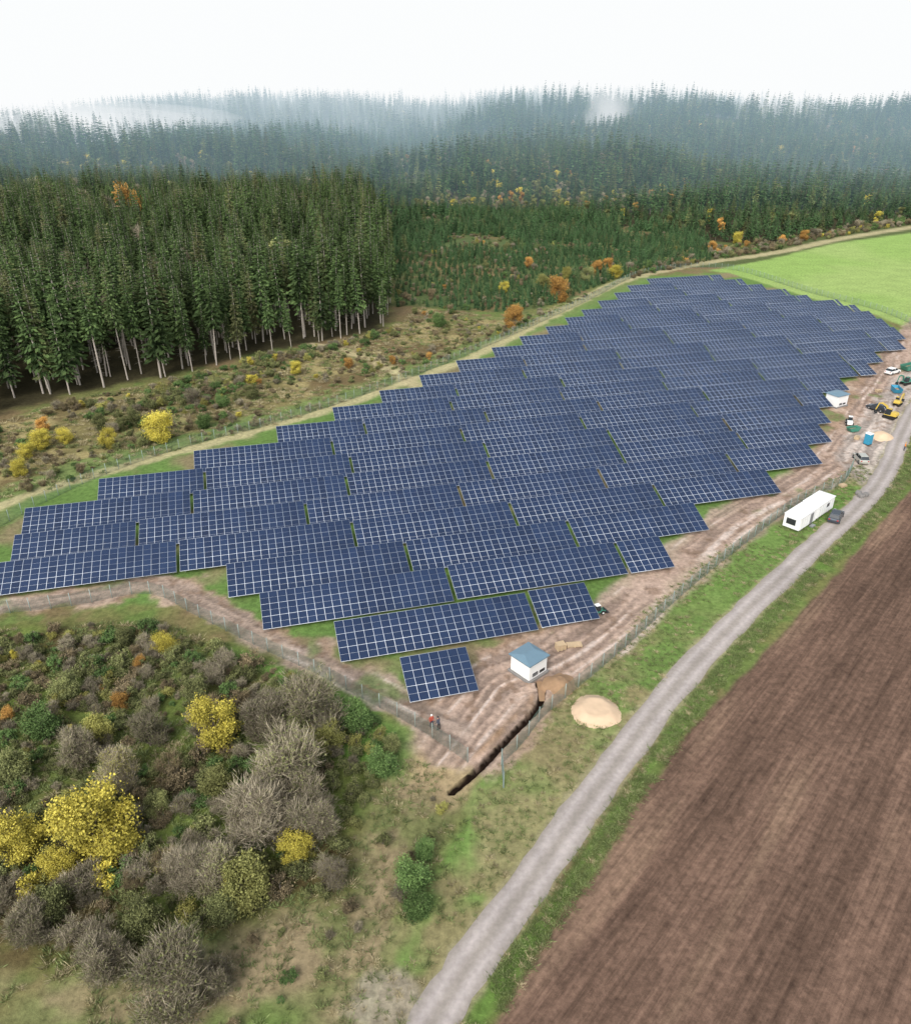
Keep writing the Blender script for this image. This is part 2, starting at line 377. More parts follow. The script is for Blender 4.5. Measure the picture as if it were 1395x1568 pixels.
# straw path
for T, w in ((STRAW, 2.6), (STRAW2, 3.0)):
    d, s, t = dline(x, y, T)
    m = sst((w*(.7+y/500)-d+3*(n2-.5))/1.8); C = mx(C, lin(186, 174, 136), m*.75)
# road shoulders
dR, sR, tR = dline(x, y, ROAD)
m = sst((2.3-dR+.8*(n4-.5))/.6); C = mx(C, lin(150, 144, 112), m*.8)
m = sst((4.4-dR+1.2*(n2-.5))/1.2)*sst((dR-1.9)/.7)*(sR > 0); C = mx(C, lin(96, 124, 60), m*.9)
# ploughed field
C = mx(C, lin(108, 87, 74), fieldm)
C = C*(1+fieldm*.24*(n3-.5)*2+fieldm*.20*(n1-.5))[:, None]
strk = fbm(acr, alo*.06, 3.2, 301, 3)
C = mx(C, lin(138, 115, 96), fieldm*sst((strk*n3-.30)*9)*.5)
C = C*(1-fieldm*.22*sst((.45-strk)*6))[:, None]
C = mx(C, lin(94, 122, 56), sst((4.3-dR+2*(n2-.5))/1.0)*(sR > 0)*(dR > 1.7)*fieldm*.8)
# trench
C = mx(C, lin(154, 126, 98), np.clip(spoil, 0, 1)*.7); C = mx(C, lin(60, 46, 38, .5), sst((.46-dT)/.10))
# pale stony patch
cx, cy = G(590, 1535); m = sst((3.2-np.hypot(x-cx, (y-cy)*1.2)+3*(n2-.5))/1.2); C = mx(C, lin(160, 150, 138), m*.6)
Z = Z+(n2-.5)*.22*(y < 300)*(dR > 2.6)*(dT > 1.2)*sst((-sdA)/2.)+fieldm*((fbm(acr, alo*.08, 1.9, 331, 2)-.5)*.22+(n4-.5)*.08)*(dR > 2.6)
Z = np.where(dR < 2.6, np.minimum(Z, 0.0), Z)
C = np.clip(C, 0, 1)
ii = np.arange(nx*ny).reshape(ny, nx)
Fq = np.stack([ii[:-1, :-1], ii[:-1, 1:], ii[1:, 1:], ii[1:, :-1]], -1).reshape(-1, 4)
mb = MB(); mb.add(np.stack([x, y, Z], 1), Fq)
M_ground, nt, B = newmat('ground_surface'); N = nt.nodes; K = nt.links
ac = N.new('ShaderNodeAttribute'); ac.attribute_name = 'Col'
af = N.new('ShaderNodeAttribute'); af.attribute_name = 'fieldmask'
ge = N.new('ShaderNodeNewGeometry')
def noise(sc, det=5, vec=None, ro=.6):
    q = N.new('ShaderNodeTexNoise'); q.inputs['Scale'].default_value = sc; q.inputs['Detail'].default_value = det; q.inputs['Roughness'].default_value = ro
    K.new(vec if vec else ge.outputs['Position'], q.inputs['Vector']); return q.outputs['Fac']
def mrange(v, a, b, c, d):
    q = N.new('ShaderNodeMapRange'); q.inputs[1].default_value = a; q.inputs[2].default_value = b; q.inputs[3].default_value = c; q.inputs[4].default_value = d
    K.new(v, q.inputs[0]); return q.outputs[0]
def mth(op, a, b):
    q = N.new('ShaderNodeMath'); q.operation = op
    for i, v in enumerate((a, b)):
        if isinstance(v, (int, float)): q.inputs[i].default_value = v
        else: K.new(v, q.inputs[i])
    return q.outputs[0]
nA = noise(1.3, 8, ro=.7); nB = noise(.16, 4)
f1 = mrange(nA, .3, .7, .60, 1.40); f2 = mrange(nB, .3, .7, .88, 1.12)
sp = N.new('ShaderNodeSeparateXYZ'); K.new(ge.outputs['Position'], sp.inputs[0])
along = mth('ADD', mth('MULTIPLY', sp.outputs['X'], fd.x), mth('MULTIPLY', sp.outputs['Y'], fd.y))
across = mth('ADD', mth('MULTIPLY', sp.outputs['X'], fd.y), mth('MULTIPLY', sp.outputs['Y'], -fd.x))
cb = N.new('ShaderNodeCombineXYZ'); K.new(mth('MULTIPLY', along, .05), cb.inputs[0]); K.new(across, cb.inputs[1])
fu = noise(2.2, 3, cb.outputs[0]); fu2 = noise(.3, 3, cb.outputs[0])
f3 = mth('MULTIPLY', mrange(fu, .3, .7, .70, 1.3), mrange(fu2, .3, .7, .88, 1.12))
mixf = mth('ADD', mth('MULTIPLY', mth('SUBTRACT', f3, 1.), af.outputs['Fac']), 1.)
tot = mth('MULTIPLY', mth('MULTIPLY', f1, f2), mixf)
sc = N.new('ShaderNodeVectorMath'); sc.operation = 'SCALE'; K.new(ac.outputs['Color'], sc.inputs[0]); K.new(tot, sc.inputs['Scale'])
K.new(sc.outputs[0], B.inputs['Base Color']); B.inputs['Roughness'].default_value = .95; B.inputs['Specular IOR Level'].default_value = .1
bp = N.new('ShaderNodeBump'); bp.inputs['Strength'].default_value = .65; bp.inputs['Distance'].default_value = .22
K.new(mth('ADD', nA, mth('MULTIPLY', mth('MULTIPLY', fu, .9), af.outputs['Fac'])), bp.inputs['Height']); K.new(bp.outputs[0], B.inputs['Normal'])
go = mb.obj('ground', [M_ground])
at = go.data.attributes.new('Col', 'FLOAT_COLOR', 'POINT'); at.data.foreach_set('color', np.concatenate([C, np.ones((len(C), 1))], 1).astype(np.float32).ravel())
at = go.data.attributes.new('fieldmask', 'FLOAT', 'POINT'); at.data.foreach_set('value', fieldm.astype(np.float32))
go.data.polygons.foreach_set('use_smooth', np.ones(len(Fq), bool))
del X, Y

# ---------------------------------------------------------------- road
mb = MB(); V = []; LAT = []
RL = np.array(ROAD)
RL2 = [RL[0]]
for k in range(1, len(RL)):
    n_ = max(1, int(np.linalg.norm(RL[k]-RL[k-1])/.8))
    for q in range(n_): RL2.append(RL[k-1]+(RL[k]-RL[k-1])*(q+1)/n_)
RL = np.array(RL2); tn = np.gradient(RL, axis=0); tn /= np.linalg.norm(tn, axis=1)[:, None]; nn = np.stack([tn[:, 1], -tn[:, 0]], 1)
W = 12
for k in range(len(RL)):
    for q in range(W+1):
        l = q/W*2-1; w = 1.72+(.40*(float(vnoise(np.array([k*.8+(l > 0)*500.]), np.array([0.]), 1.6, 9)[0])-.5) if abs(l) > .99 else 0)
        p = RL[k]+nn[k]*l*w
        V.append((p[0], p[1], .03+.05*(1-l*l))); LAT.append(l)
ii = np.arange(len(V)).reshape(-1, W+1)
mb.add(V, np.stack([ii[:-1, :-1], ii[:-1, 1:], ii[1:, 1:], ii[1:, :-1]], -1).reshape(-1, 4))
M_road, nt, B = newmat('worn_asphalt'); N = nt.nodes; K = nt.links
al = N.new('ShaderNodeAttribute'); al.attribute_name = 'lat'; ge = N.new('ShaderNodeNewGeometry')
ab = mth('ABSOLUTE', al.outputs['Fac'], 0)
nA = noise(2.2, 7); nB = noise(.35, 4); nC = noise(.09, 3)
d = mth('ABSOLUTE', mth('SUBTRACT', mth('ADD', ab, mth('MULTIPLY', nB, .15)), .58), 0)
tr = mrange(d, .02, .42, 1, 0)
cm = N.new('ShaderNodeMix'); cm.data_type = 'RGBA'; cm.inputs['A'].default_value = (*lin(154, 146, 138, .95), 1); cm.inputs['B'].default_value = (*lin(178, 169, 165, .95), 1); K.new(tr, cm.inputs['Factor'])
sc = N.new('ShaderNodeVectorMath'); sc.operation = 'SCALE'; K.new(cm.outputs['Result'], sc.inputs[0]); K.new(mth('MULTIPLY', mth('MULTIPLY', mrange(nA, .3, .7, .86, 1.14), mrange(nB, .3, .7, .88, 1.12)), mrange(nC, .3, .7, .90, 1.08)), sc.inputs['Scale'])
K.new(sc.outputs[0], B.inputs['Base Color']); B.inputs['Roughness'].default_value = .85
ro = mb.obj('road', [M_road]); at = ro.data.attributes.new('lat', 'FLOAT', 'POINT'); at.data.foreach_set('value', np.array(LAT, np.float32))

# ---------------------------------------------------------------- solar rows
M_glass, nt, B = newmat('solar_glass'); N = nt.nodes; K = nt.links; ge = N.new('ShaderNodeNewGeometry')
ta = N.new('ShaderNodeAttribute'); ta.attribute_name = 'tint'
cm = N.new('ShaderNodeMix'); cm.data_type = 'RGBA'; cm.inputs['A'].default_value = (.007, .020, .058, 1); cm.inputs['B'].default_value = (.014, .034, .090, 1); K.new(ta.outputs['Fac'], cm.inputs['Factor'])
K.new(cm.outputs['Result'], B.inputs['Base Color']); B.inputs['Specular IOR Level'].default_value = .7; B.inputs['IOR'].default_value = 1.6
K.new(mrange(noise(.5, 3), .3, .7, .10, .22), B.inputs['Roughness'])
M_alu = plain('aluminium_frame', (.60, .65, .72), .45, .05, .08)
M_steel = plain('galvanised_steel', (.33, .34, .35), .5, .5, .1)
ru = np.array([math.cos(math.radians(15)), math.sin(math.radians(15))]); rv = np.array([-ru[1], ru[0]])
KN = [0, 2, 4, 5, 8, 12, 14, 18, 20, 22]; VN = [66.2, 84.4, 101.3, 109.8, 135.7, 168.6, 186.5, 220.1, 239, 258]
LX = [628, 522, 403, 350, -28, 15, 32, 149, 298, 427, 515, 588, 650, 707, 762, 805, 845, 875, 900, 925, 950, 970, 1000]
RX = [738, 912, 1027, 1083, 1180, 1248, 1258, 1262, 1264, 1290, 1330, 1345, 1375, 1380, 1362, 1340, 1320, 1290, 1245, 1213, 1178, 1146, 1112]
TILT = math.radians(20); MW = 1.135; MH = 1.96; Z0 = .8
def u_at(px, v):
    lo, hi = 200., 2500.
    for _ in range(50):
        m = (lo+hi)/2; p = G(px, m, Z0)
        if p[0]*rv[0]+p[1]*rv[1] > v: lo = m
        else: hi = m
    return p[0]*ru[0]+p[1]*ru[1]
U3 = np.array([ru[0], ru[1], 0]); S3 = np.array([rv[0]*math.cos(TILT), rv[1]*math.cos(TILT), math.sin(TILT)]); N3 = np.cross(U3, S3)
for k in range(23):
    v = float(np.interp(k, KN, VN)); uL, uR = u_at(LX[k], v), u_at(RX[k], v)
    mb = MB(); u = uL
    total = int(round((uR-uL-.3)/MW)); segs = []; left = total
    if k > 4 and k % 2: segs.append(15); left -= 15
    while left > 0:
        s = min(22, left); segs.append(s); left -= s
    for s in segs:
        o = np.array([ru[0]*u+rv[0]*v, ru[1]*u+rv[1]*v, Z0]); o[2] += rng.normal()*.06
        o += S3*rng.normal()*.05
        w = s*MW; Lh = 3*MH+.04
        mb.box(o+U3*w/2+S3*Lh/2, U3*w/2, S3*Lh/2, N3*.02, 1)
        for i in range(s):
            tm = rng.random()
            for j in range(3):
                a = .026; mid = MH/2
                for (s0, s1) in ((a, mid-.011), (mid+.011, MH-a)):
                    q = o+U3*(i*MW+a)+S3*(j*MH+s0+.02)+N3*.0235
                    q2 = q+U3*(MW-2*a); q3 = q2+S3*(s1-s0); q4 = q+S3*(s1-s0)
                    mb.add([q, q2, q3, q4], [(0, 1, 2, 3)], 0, np.clip(.6*tm+.4*rng.random(), 0, 1))
        npst = max(2, int(w/3.6)+1)
        for i in range(npst):
            uu = .6+(w-1.2)*i/(npst-1)
            for sv in (1.1, 4.7):
                p = o+U3*uu+S3*sv-N3*.14
                mb.tube([(p[0], p[1], -.3), tuple(p)], [.055, .055], 2, 4)
            p = o+U3*uu+S3*Lh/2-N3*.12; mb.box(p, U3*.03, S3*(Lh/2-.15), N3*.05, 2)
        for sv in (1.0, 2.9, 4.8):
            mb.box(o+U3*w/2+S3*sv-N3*.045, U3*(w/2-.02), S3*.03, N3*.022, 2)
        u += w+.5
    mb.obj('solar_panel_row', [M_glass, M_alu, M_steel])

# ---------------------------------------------------------------- fences
M_fence = plain('fence_wire_green', (.13, .21, .17), .5, .1, .15)
M_fpost = plain('fence_post_grey', (.30, .37, .35), .5, .2, .15)
def fence(name, px, step=2.5, h=2.0):
    L = np.array(smooth_line(GP(px), 6)); acc = np.concatenate([[0], np.cumsum(np.linalg.norm(np.diff(L, axis=0), axis=1))])
    n = int(acc[-1]/step); s = np.linspace(0, acc[-1], n+1); PX = np.interp(s, acc, L[:, 0]); PY = np.interp(s, acc, L[:, 1]); mb = MB()
    for i in range(n+1):
        z = float(zt(PX[i], PY[i])); mb.tube([(PX[i], PY[i], z-.3), (PX[i], PY[i], z+h+.1)], [.055, .055], 1, 4, cap=True)
        if i < n:
            a = np.array([PX[i], PY[i], z]); b = np.array([PX[i+1], PY[i+1], z])
            for q in range(11):
                zz = np.array([0, 0, .08+q*h/11]); mb.tube([a+zz, b+zz], [.012, .012], 0, 3)
            for q in range(1, 12):
                p = a+(b-a)*q/12; mb.tube([p+np.array([0, 0, .05]), p+np.array([0, 0, h])], [.011, .011], 0, 3)
    return mb.obj(name, [M_fence, M_fpost])
fence('wire_fence', [(-80, 948), (0, 940), (110, 928), (226, 909), (300, 943), (400, 993), (480, 1030), (560, 1073), (640, 1116), (716, 1168)])
fence('wire_fence', [(768, 1170), (800, 1140), (832, 1098), (895, 1045), (965, 985), (1060, 898), (1160, 818), (1225, 770), (1288, 742), (1305, 715)])
fence('wire_fence', [(-60, 845), (30, 790), (160, 727), (300, 680), (430, 646), (590, 593), (760, 524), (900, 460), (990, 418), (1110, 411), (1240, 448), (1340, 474), (1400, 498)])
mb = MB(); a = np.array([*G(768, 1172), 0]); b = np.array([*G(770, 1196), 0]); b = a+(b-a)/np.linalg.norm(b-a)*3.0
for p in (a, b): mb.tube([p, p+[0, 0, 2.2]], [.07, .07], 1, 6)
for z in (.1, 1.1, 2.05): mb.tube([a+[0, 0, z], b+[0, 0, z]], [.03, .03], 1, 4)
for q in range(1, 14): p = a+(b-a)*q/14; mb.tube([p+[0, 0, .1], p+[0, 0, 2.05]], [.01, .01], 0, 3)
mb.obj('fence_gate', [M_fence, M_fpost])

# ---------------------------------------------------------------- generic part helpers
def empty(name, loc, rz=0, sc=1):
    e = bpy.data.objects.new(name, None); scene.collection.objects.link(e); e.location = loc; e.rotation_euler = (0, 0, rz); e.scale = (sc,)*3
    e.empty_display_size = .5; return e
def fin(bm, name, mat, par, loc=(0, 0, 0), rot=(0, 0, 0), bev=0, seg=2, smooth=False):
    if bev: bmesh.ops.bevel(bm, geom=list(bm.edges), offset=bev, segments=seg, affect='EDGES', profile=.5)
    bmesh.ops.recalc_face_normals(bm, faces=bm.faces)
    me = bpy.data.meshes.new(name); bm.to_mesh(me); bm.free(); me.materials.append(mat)
    if smooth:
        for p in me.polygons: p.use_smooth = True
    o = bpy.data.objects.new(name, me); scene.collection.objects.link(o); o.parent = par; o.location = loc; o.rotation_euler = rot; return o
def pbox(name, d, loc, mat, par, rot=(0, 0, 0), bev=.02):
    bm = bmesh.new(); bmesh.ops.create_cube(bm, size=1); bmesh.ops.scale(bm, vec=d, verts=bm.verts)
    return fin(bm, name, mat, par, loc, rot, bev, 1)
def pcyl(name, r, h, loc, mat, par, rot=(0, 0, 0), n=20, r2=None, bev=0):
    bm = bmesh.new(); bmesh.ops.create_cone(bm, segments=n, radius1=r, radius2=r if r2 is None else r2, depth=h, cap_ends=True)
    return fin(bm, name, mat, par, loc, rot, bev, 1)
def pprof(name, prof, w, mat, par, loc=(0, 0, 0), top=1.0, bev=.04, rot=(0, 0, 0)):
    """side profile in x,z extruded across y; upper points drawn in by factor top"""
    zmin = min(p[1] for p in prof); zmax = max(p[1] for p in prof)
    bm = bmesh.new(); A = []; Bv = []
    for (px_, pz) in prof:
        f = 1+(top-1)*(pz-zmin)/(zmax-zmin)
        A.append(bm.verts.new((px_, -w/2*f, pz))); Bv.append(bm.verts.new((px_, w/2*f, pz)))
    bm.faces.new(A); bm.faces.new(Bv[::-1]); n = len(prof)
    for i in range(n): bm.faces.new((A[i], Bv[i], Bv[(i+1) % n], A[(i+1) % n]))
    return fin(bm, name, mat, par, loc, rot, bev, 2)
M_white = plain('white_paint', (.80, .81, .80), .5, var=.05)
M_rooft = plain('blue_grey_roof', (.17, .27, .34), .45, .2, .1)
M_dark = plain('dark_opening', (.03, .033, .036), .4)
M_conc = plain('concrete_plinth', (.22, .21, .20), .9)
M_rub = plain('tyre_rubber', (.02, .02, .02), .8)
M_win = plain('window_glass', (.02, .028, .035), .08, spec=.7)
M_yelp = plain('yellow_machine_paint', (.58, .42, .08), .5)
M_grnp = plain('green_machine_paint', (.06, .22, .16), .4)
M_blue = plain('blue_plastic', (.04, .27, .42), .5)
M_car = plain('dark_grey_car_paint', (.07, .085, .105), .25, .5, .05, spec=.6)
M_cars = plain('silver_car_paint', (.5, .5, .45), .3, .4, .05, spec=.6)
M_wood = plain('pale_wood', (.55, .42, .27), .8, var=.2)
M_sand = plain('sand', tuple(lin(214, 188, 158, .95)), .95, var=.14, scale=1.2)
M_soil = plain('excavated_soil', tuple(lin(156, 128, 100)), .95, var=.3, scale=1.5)
M_tail = plain('red_lamp', (.4, .02, .02), .3); M_hl = plain('lamp_lens', (.7, .7, .7), .2)

def station(px, py, rz, w=3.0, l=3.0, h=2.15):
    e = empty('transformer_station', (*G(px, py), 0), rz)
    pbox('plinth', (w+.5, l+.5, .3), (0, 0, .1), M_conc, e)
    pbox('walls', (w, l, h), (0, 0, .25+h/2), M_white, e)
    bm = bmesh.new(); o = .22
    bt = [bm.verts.new((sx*(w/2+o), sy*(l/2+o), .25+h)) for sx, sy in ((-1, -1), (1, -1), (1, 1), (-1, 1))]
    md = [bm.verts.new((v_.co.x, v_.co.y, .37+h)) for v_ in bt]
    tp = [bm.verts.new((sx*(w/2-.6), sy*.12, .72+h)) for sx, sy in ((-1, -1), (1, -1), (1, 1), (-1, 1))]
    bm.faces.new(bt[::-1])
    for q in range(4):
        bm.faces.new((bt[q], bt[(q+1) % 4], md[(q+1) % 4], md[q])); bm.faces.new((md[q], md[(q+1) % 4], tp[(q+1) % 4], tp[q]))
    bm.faces.new(tp); fin(bm, 'roof', M_rooft, e)
    pbox('door_left', (.05, .95, 1.7), (w/2+.02, -.55, 1.15), M_steel, e)
    pbox('door_right', (.05, .95, 1.7), (w/2+.02, .45, 1.15), M_steel, e)
    pbox('vent', (.9, .05, .5), (-.5, -l/2-.02, .75), M_dark, e); pbox('vent_upper', (.9, .05, .4), (.7, -l/2-.02, .7), M_dark, e)
    for q in range(4): pbox('louvre', (.9, .03, .03), (-.5, -l/2-.055, .58+q*.11), M_steel, e, bev=0)
    return e
station(809, 1028, math.radians(42))
station(1279, 620, math.radians(30), 3.6, 3, 2.4)

# plain white site container on wheels, two units end to end
t0 = Vector(G(1209, 803, 1)); t1 = Vector(G(1266, 766, 1))
e = empty('site_container', (*G(1236, 795), 0), math.atan2((t1-t0).y, (t1-t0).x))
for c_, L2, zz in ((-2.9, 5.7, 0), (2.95, 5.7, .12)):
    pbox('body', (L2, 2.7, 2.15), (c_, 0, 1.5+zz), M_white, e, bev=.05)
    pbox('roof', (L2+.12, 2.84, .10), (c_, 0, 2.64+zz), M_white, e, bev=.03)
    for q in range(7): pbox('rib', (.06, .05, 2.0), (c_-L2/2+.4+q*.82, -1.372, 1.5+zz), M_white, e, bev=0)
pbox('end_opening', (.05, 1.5, 1.0), (-5.77, .1, 1.6), M_dark, e); pbox('door', (.95, .06, 1.85), (-1.9, -1.39, 1.42), M_steel, e)
pbox('side_window', (.9, .06, .6), (3.4, -1.40, 1.95), M_win, e)
for q in (-4.6, -1.2, 1.2, 4.8):
    for s in (-1.1, 1.1): pbox('support_foot', (.2, .2, .46), (q, s, .22), M_conc, e)
pbox('step', (1.0, .6, .25), (-1.9, -1.75, .2), M_steel, e)

def car(name, px, py, rz, paint, L=4.4, z=.05):
    e = empty(name, (*G(px, py), z), rz); k = L/4.4
    pprof('body', [(-2.2*k, .32), (-2.22*k, .75), (-2.1*k, .98), (-1.5*k, 1.02), (.75*k, .98), (1.95*k, .82), (2.2*k, .62), (2.18*k, .32)], 1.8, paint, e, top=.94, bev=.06)
    pprof('cabin_glass', [(-2.0*k, .98), (-1.72*k, 1.5), (-.1*k, 1.56), (.35*k, 1.48), (1.05*k, .98)], 1.62, M_win, e, top=.78, bev=.03)
    pprof('roof', [(-1.66*k, 1.47), (-1.6*k, 1.57), (-.1*k, 1.62), (.22*k, 1.54), (.26*k, 1.47)], 1.34, paint, e, top=.93, bev=.03)
    for sx in (-1.38*k, 1.35*k):
        for sy in (-.82, .82):
            pcyl('wheel', .34, .22, (sx, sy, .34), M_rub, e, (math.pi/2, 0, 0), bev=.03); pcyl('hub', .19, .24, (sx, sy, .34), M_steel, e, (math.pi/2, 0, 0))
    for sy in (-.62, .62):
        pbox('headlamp', (.08, .36, .14), (2.15*k, sy, .68), M_hl, e); pbox('tail_lamp', (.08, .24, .2), (-2.19*k, sy, .8), M_tail, e)
        pbox('mirror', (.12, .18, .12), (.75*k, sy*1.5, 1.02), paint, e)
    for sy in (-.71, .71): pprof('pillar', [(-.45*k, 1.0), (-.5*k, 1.5), (-.4*k, 1.5), (-.35*k, 1.0)], .05, paint, e, (0, sy, 0), bev=.005)
    return e
rdir = math.atan2(.9, .62)
car('parked_car', 1279, 795, rdir, M_car, 4.5)
car('parked_car', 1317, 706, rdir+.5, M_cars, 4.2)
car('parked_car', 1366, 572, rdir-.4, M_white, 4.4)
car('parked_car', 1342, 628, rdir+1.2, M_car, 4.3)

def excavator(px, py, rz, sc, paint):
    e = empty('excavator', (*G(px, py), 0), rz, sc)
    for s in (-.85, .85):
        pprof('track', [(-1.4, .1), (-1.6, .35), (-1.35, .68), (1.35, .68), (1.6, .35), (1.4, .1), (1.2, 0), (-1.2, 0)], .42, M_rub, e, (0, s, 0), bev=.05)
    pcyl('turntable', .6, .2, (0, 0, .74), M_dark, e)
    pprof('engine_house', [(-1.7, .86), (-1.75, 1.3), (-1.5, 1.75), (-.3, 1.8), (-.3, .86)], 1.9, paint, e, top=.94, bev=.07)
    pbox('deck', (1.6, 1.9, .18), (.5, 0, .93), paint, e, bev=.03)
    pprof('cab', [(-.28, 1.0), (-.28, 2.5), (.75, 2.5), (1.1, 1.8), (1.15, 1.0)], .85, M_win, e, (0, .48, 0), top=.92, bev=.03)
    pbox('cab_roof', (1.1, .86, .08), (.25, .48, 2.54), paint, e)
    pprof('boom', [(.4, 1.2), (1.2, 2.9), (2.6, 3.4), (3.3, 3.1), (3.25, 2.9), (2.6, 3.05), (1.5, 2.55), (.85, 1.1)], .26, paint, e, (0, -.35, 0), bev=.02)
    pprof('stick', [(3.1, 3.2), (3.4, 3.1), (3.9, 1.2), (3.7, 1.1)], .2, paint, e, (0, -.35, 0), bev=.02)
    pprof('bucket', [(3.5, 1.25), (4.0, 1.15), (4.1, .6), (3.7, .25), (3.3, .35), (3.6, .75)], .7, M_dark, e, (0, -.35, 0), bev=.02)
    pcyl('hydraulic_ram', .06, 1.5, (1.5, -.35, 1.75), M_steel, e, (0, math.radians(40), 0))
    return e
excavator(1362, 640, 2.3, .85, M_yelp)
excavator(1374, 620, .8, .7, M_yelp)
excavator(1386, 588, 3.6, .75, M_grnp)
def skip(px, py, rz, paint, sc=1):
    e = empty('skip_container', (*G(px, py), 0), rz, sc)
    for s in (-.85, .85): pprof('side', [(-2.0, 1.25), (-1.3, .12), (1.3, .12), (2.0, 1.25)], .07, paint, e, (0, s, 0), bev=.01)
    pbox('floor', (2.6, 1.63, .08), (0, 0, .16), paint, e); pbox('rubble', (2.7, 1.6, .5), (0, 0, .5), M_soil, e, bev=.2)
    for s in (-1, 1): pbox('end', (.07, 1.63, 1.34), (s*1.66, 0, .69), paint, e, (0, s*.56, 0))
    for s in (-.9, .9): pbox('rim', (4.0, .1, .1), (0, s, 1.27), paint, e)
skip(1390, 566, .5, M_grnp, 1.1); skip(1372, 600, 1.4, M_blue, .9); skip(1306, 660, .3, M_grnp, .7)
def loader(px, py, rz, sc, paint, name='compact_loader'):
    e = empty(name, (*G(px, py), 0), rz, sc)
    pprof('body', [(-1.7, .5), (-1.75, 1.15), (-1.5, 1.35), (-.5, 1.4), (-.3, .9), (1.1, .85), (1.2, .5)], 1.3, paint, e, bev=.06)
    pprof('cab', [(-.6, 1.3), (-.5, 2.25), (.4, 2.25), (.6, 1.3), (.55, .9), (-.4, .9)], 1.1, M_win, e, top=.85, bev=.03)
    pbox('cab_roof', (1.15, 1.05, .08), (-.05, 0, 2.3), M_white, e)
    for sx in (-1.1, .95):
        for sy in (-.78, .78): pcyl('wheel', .48, .32, (sx, sy, .48), M_rub, e, (math.pi/2, 0, 0), bev=.05); pcyl('hub', .22, .35, (sx, sy, .48), M_white, e, (math.pi/2, 0, 0))
    for sy in (-.45, .45): pprof('lift_arm', [(.2, 1.2), (.4, 1.4), (1.9, .7), (1.95, .45), (1.7, .5)], .1, paint, e, (0, sy, 0), bev=.01)
    pprof('bucket', [(1.85, .1), (1.8, .8), (2.0, .85), (2.1, .35), (2.7, .12)], 1.6, M_dark, e, bev=.02)
loader(914, 940, .4, .62, M_grnp)
loader(1300, 650, 1.2, .8, M_white)
e = empty('portable_toilet', (*G(1328, 680), 0), .5)
pbox('cabin', (1.15, 1.15, 2.1), (0, 0, 1.15), M_blue, e, bev=.05); pprof('roof', [(-.62, 2.2), (-.4, 2.42), (.4, 2.42), (.62, 2.2)], 1.22, M_white, e, bev=.03)
pbox('door', (.04, .8, 1.8), (.59, 0, 1.15), M_white, e); pbox('skid', (1.2, 1.2, .1), (0, 0, .05), M_dark, e)
def pallet(px, py, rz, stack=3, w=1.2):
    e = empty('pallet_stack', (*G(px, py), 0), rz)
    for s in range(stack):
        for q in range(6): pbox('slat', (w, .12, .025), (0, -.4+q*.16, .13+s*.145), M_wood, e, bev=0)
        for q in (-.5, 0, .5): pbox('bearer', (.1, .92, .1), (q*w*.92, 0, .065+s*.145), M_wood, e, bev=0)
pallet(858, 994, .35, 6, 1.1); pallet(879, 989, .1, 2, 1.9)
pallet(1345, 600, .2, 4); pallet(1312, 672, .9, 4); pallet(1290, 745, .4, 3)
e = empty('building_material_bags', (*G(1318, 762), 0), .3)
for q, (ax, ay) in enumerate(((0, 0), (1.1, .2), (.4, 1.1))): pbox('bag', (.9, .9, .7), (ax, ay, .35), M_conc, e, (0, 0, q*.3), bev=.15)

def pile(name, px, py, R, h, mat, seed, flat=.0, sy=1.0, rag=1.0):
    cx, cy = G(px, py); n = 48
    a, b = np.meshgrid(np.linspace(-1.3, 1.3, n+1), np.linspace(-1.3, 1.3, n+1)); a = a.ravel(); b = b.ravel()
    rr = np.hypot(a, b); an = np.arctan2(b, a); edge = 1+rag*(.08*np.sin(an*3+seed)+.05*np.sin(an*7+seed*2))
    t = np.clip(1-rr/edge, 0, 1)
    zz = h*(sst(t/(1-flat)) if flat else sst(t*1.15))*(1+rag*.5*(fbm(a*2.+seed, b*2., .6, seed)-.5))+.14*(fbm(a*R+seed, b*R, .5, seed+3)-.5)*(t > 0)*max(rag, .5)
    V = np.stack([cx+a*R, cy+b*R*sy, np.where(rr < edge, zz, -.25)+(-.02)], 1)
    ii = np.arange((n+1)**2).reshape(n+1, n+1); m_ = MB()
    m_.add(V, np.stack([ii[:-1, :-1], ii[:-1, 1:], ii[1:, 1:], ii[1:, :-1]], -1).reshape(-1, 4)); o = m_.obj(name, [mat])
    o.data.polygons.foreach_set('use_smooth', np.ones(n*n, bool)); return o
pile('sand_pile', 913, 1090, 2.85, .65, M_sand, 3, .5, 1.0, .35)
pile('soil_pile', 857, 1048, 2.0, .7, M_soil, 5)
pile('sand_pile', 1350, 668, 2.6, .9, M_sand, 6, .2, 1, .5)

# ---------------------------------------------------------------- people
def worker_mat(name, top, legs):
    m, nt, B = newmat(name); N = nt.nodes; tc = N.new('ShaderNodeTexCoord'); sx = N.new('ShaderNodeSeparateXYZ'); nt.links.new(tc.outputs['Object'], sx.inputs[0])
    mr = N.new('ShaderNodeMapRange'); mr.inputs[2].default_value = 1.9; nt.links.new(sx.outputs['Z'], mr.inputs[0])
    cr = N.new('ShaderNodeValToRGB'); cr.color_ramp.interpolation = 'CONSTANT'; el = cr.color_ramp.elements
    el[0].position = 0; el[0].color = (.02, .015, .012, 1); el[1].position = .06; el[1].color = (*legs, 1)
    for p_, c_ in ((.5, top), (.795, (.5, .3, .22))): q = el.new(p_); q.color = (*c_, 1)
    nt.links.new(mr.outputs[0], cr.inputs[0]); nt.links.new(cr.outputs[0], B.inputs['Base Color']); B.inputs['Roughness'].default_value = .8; return m
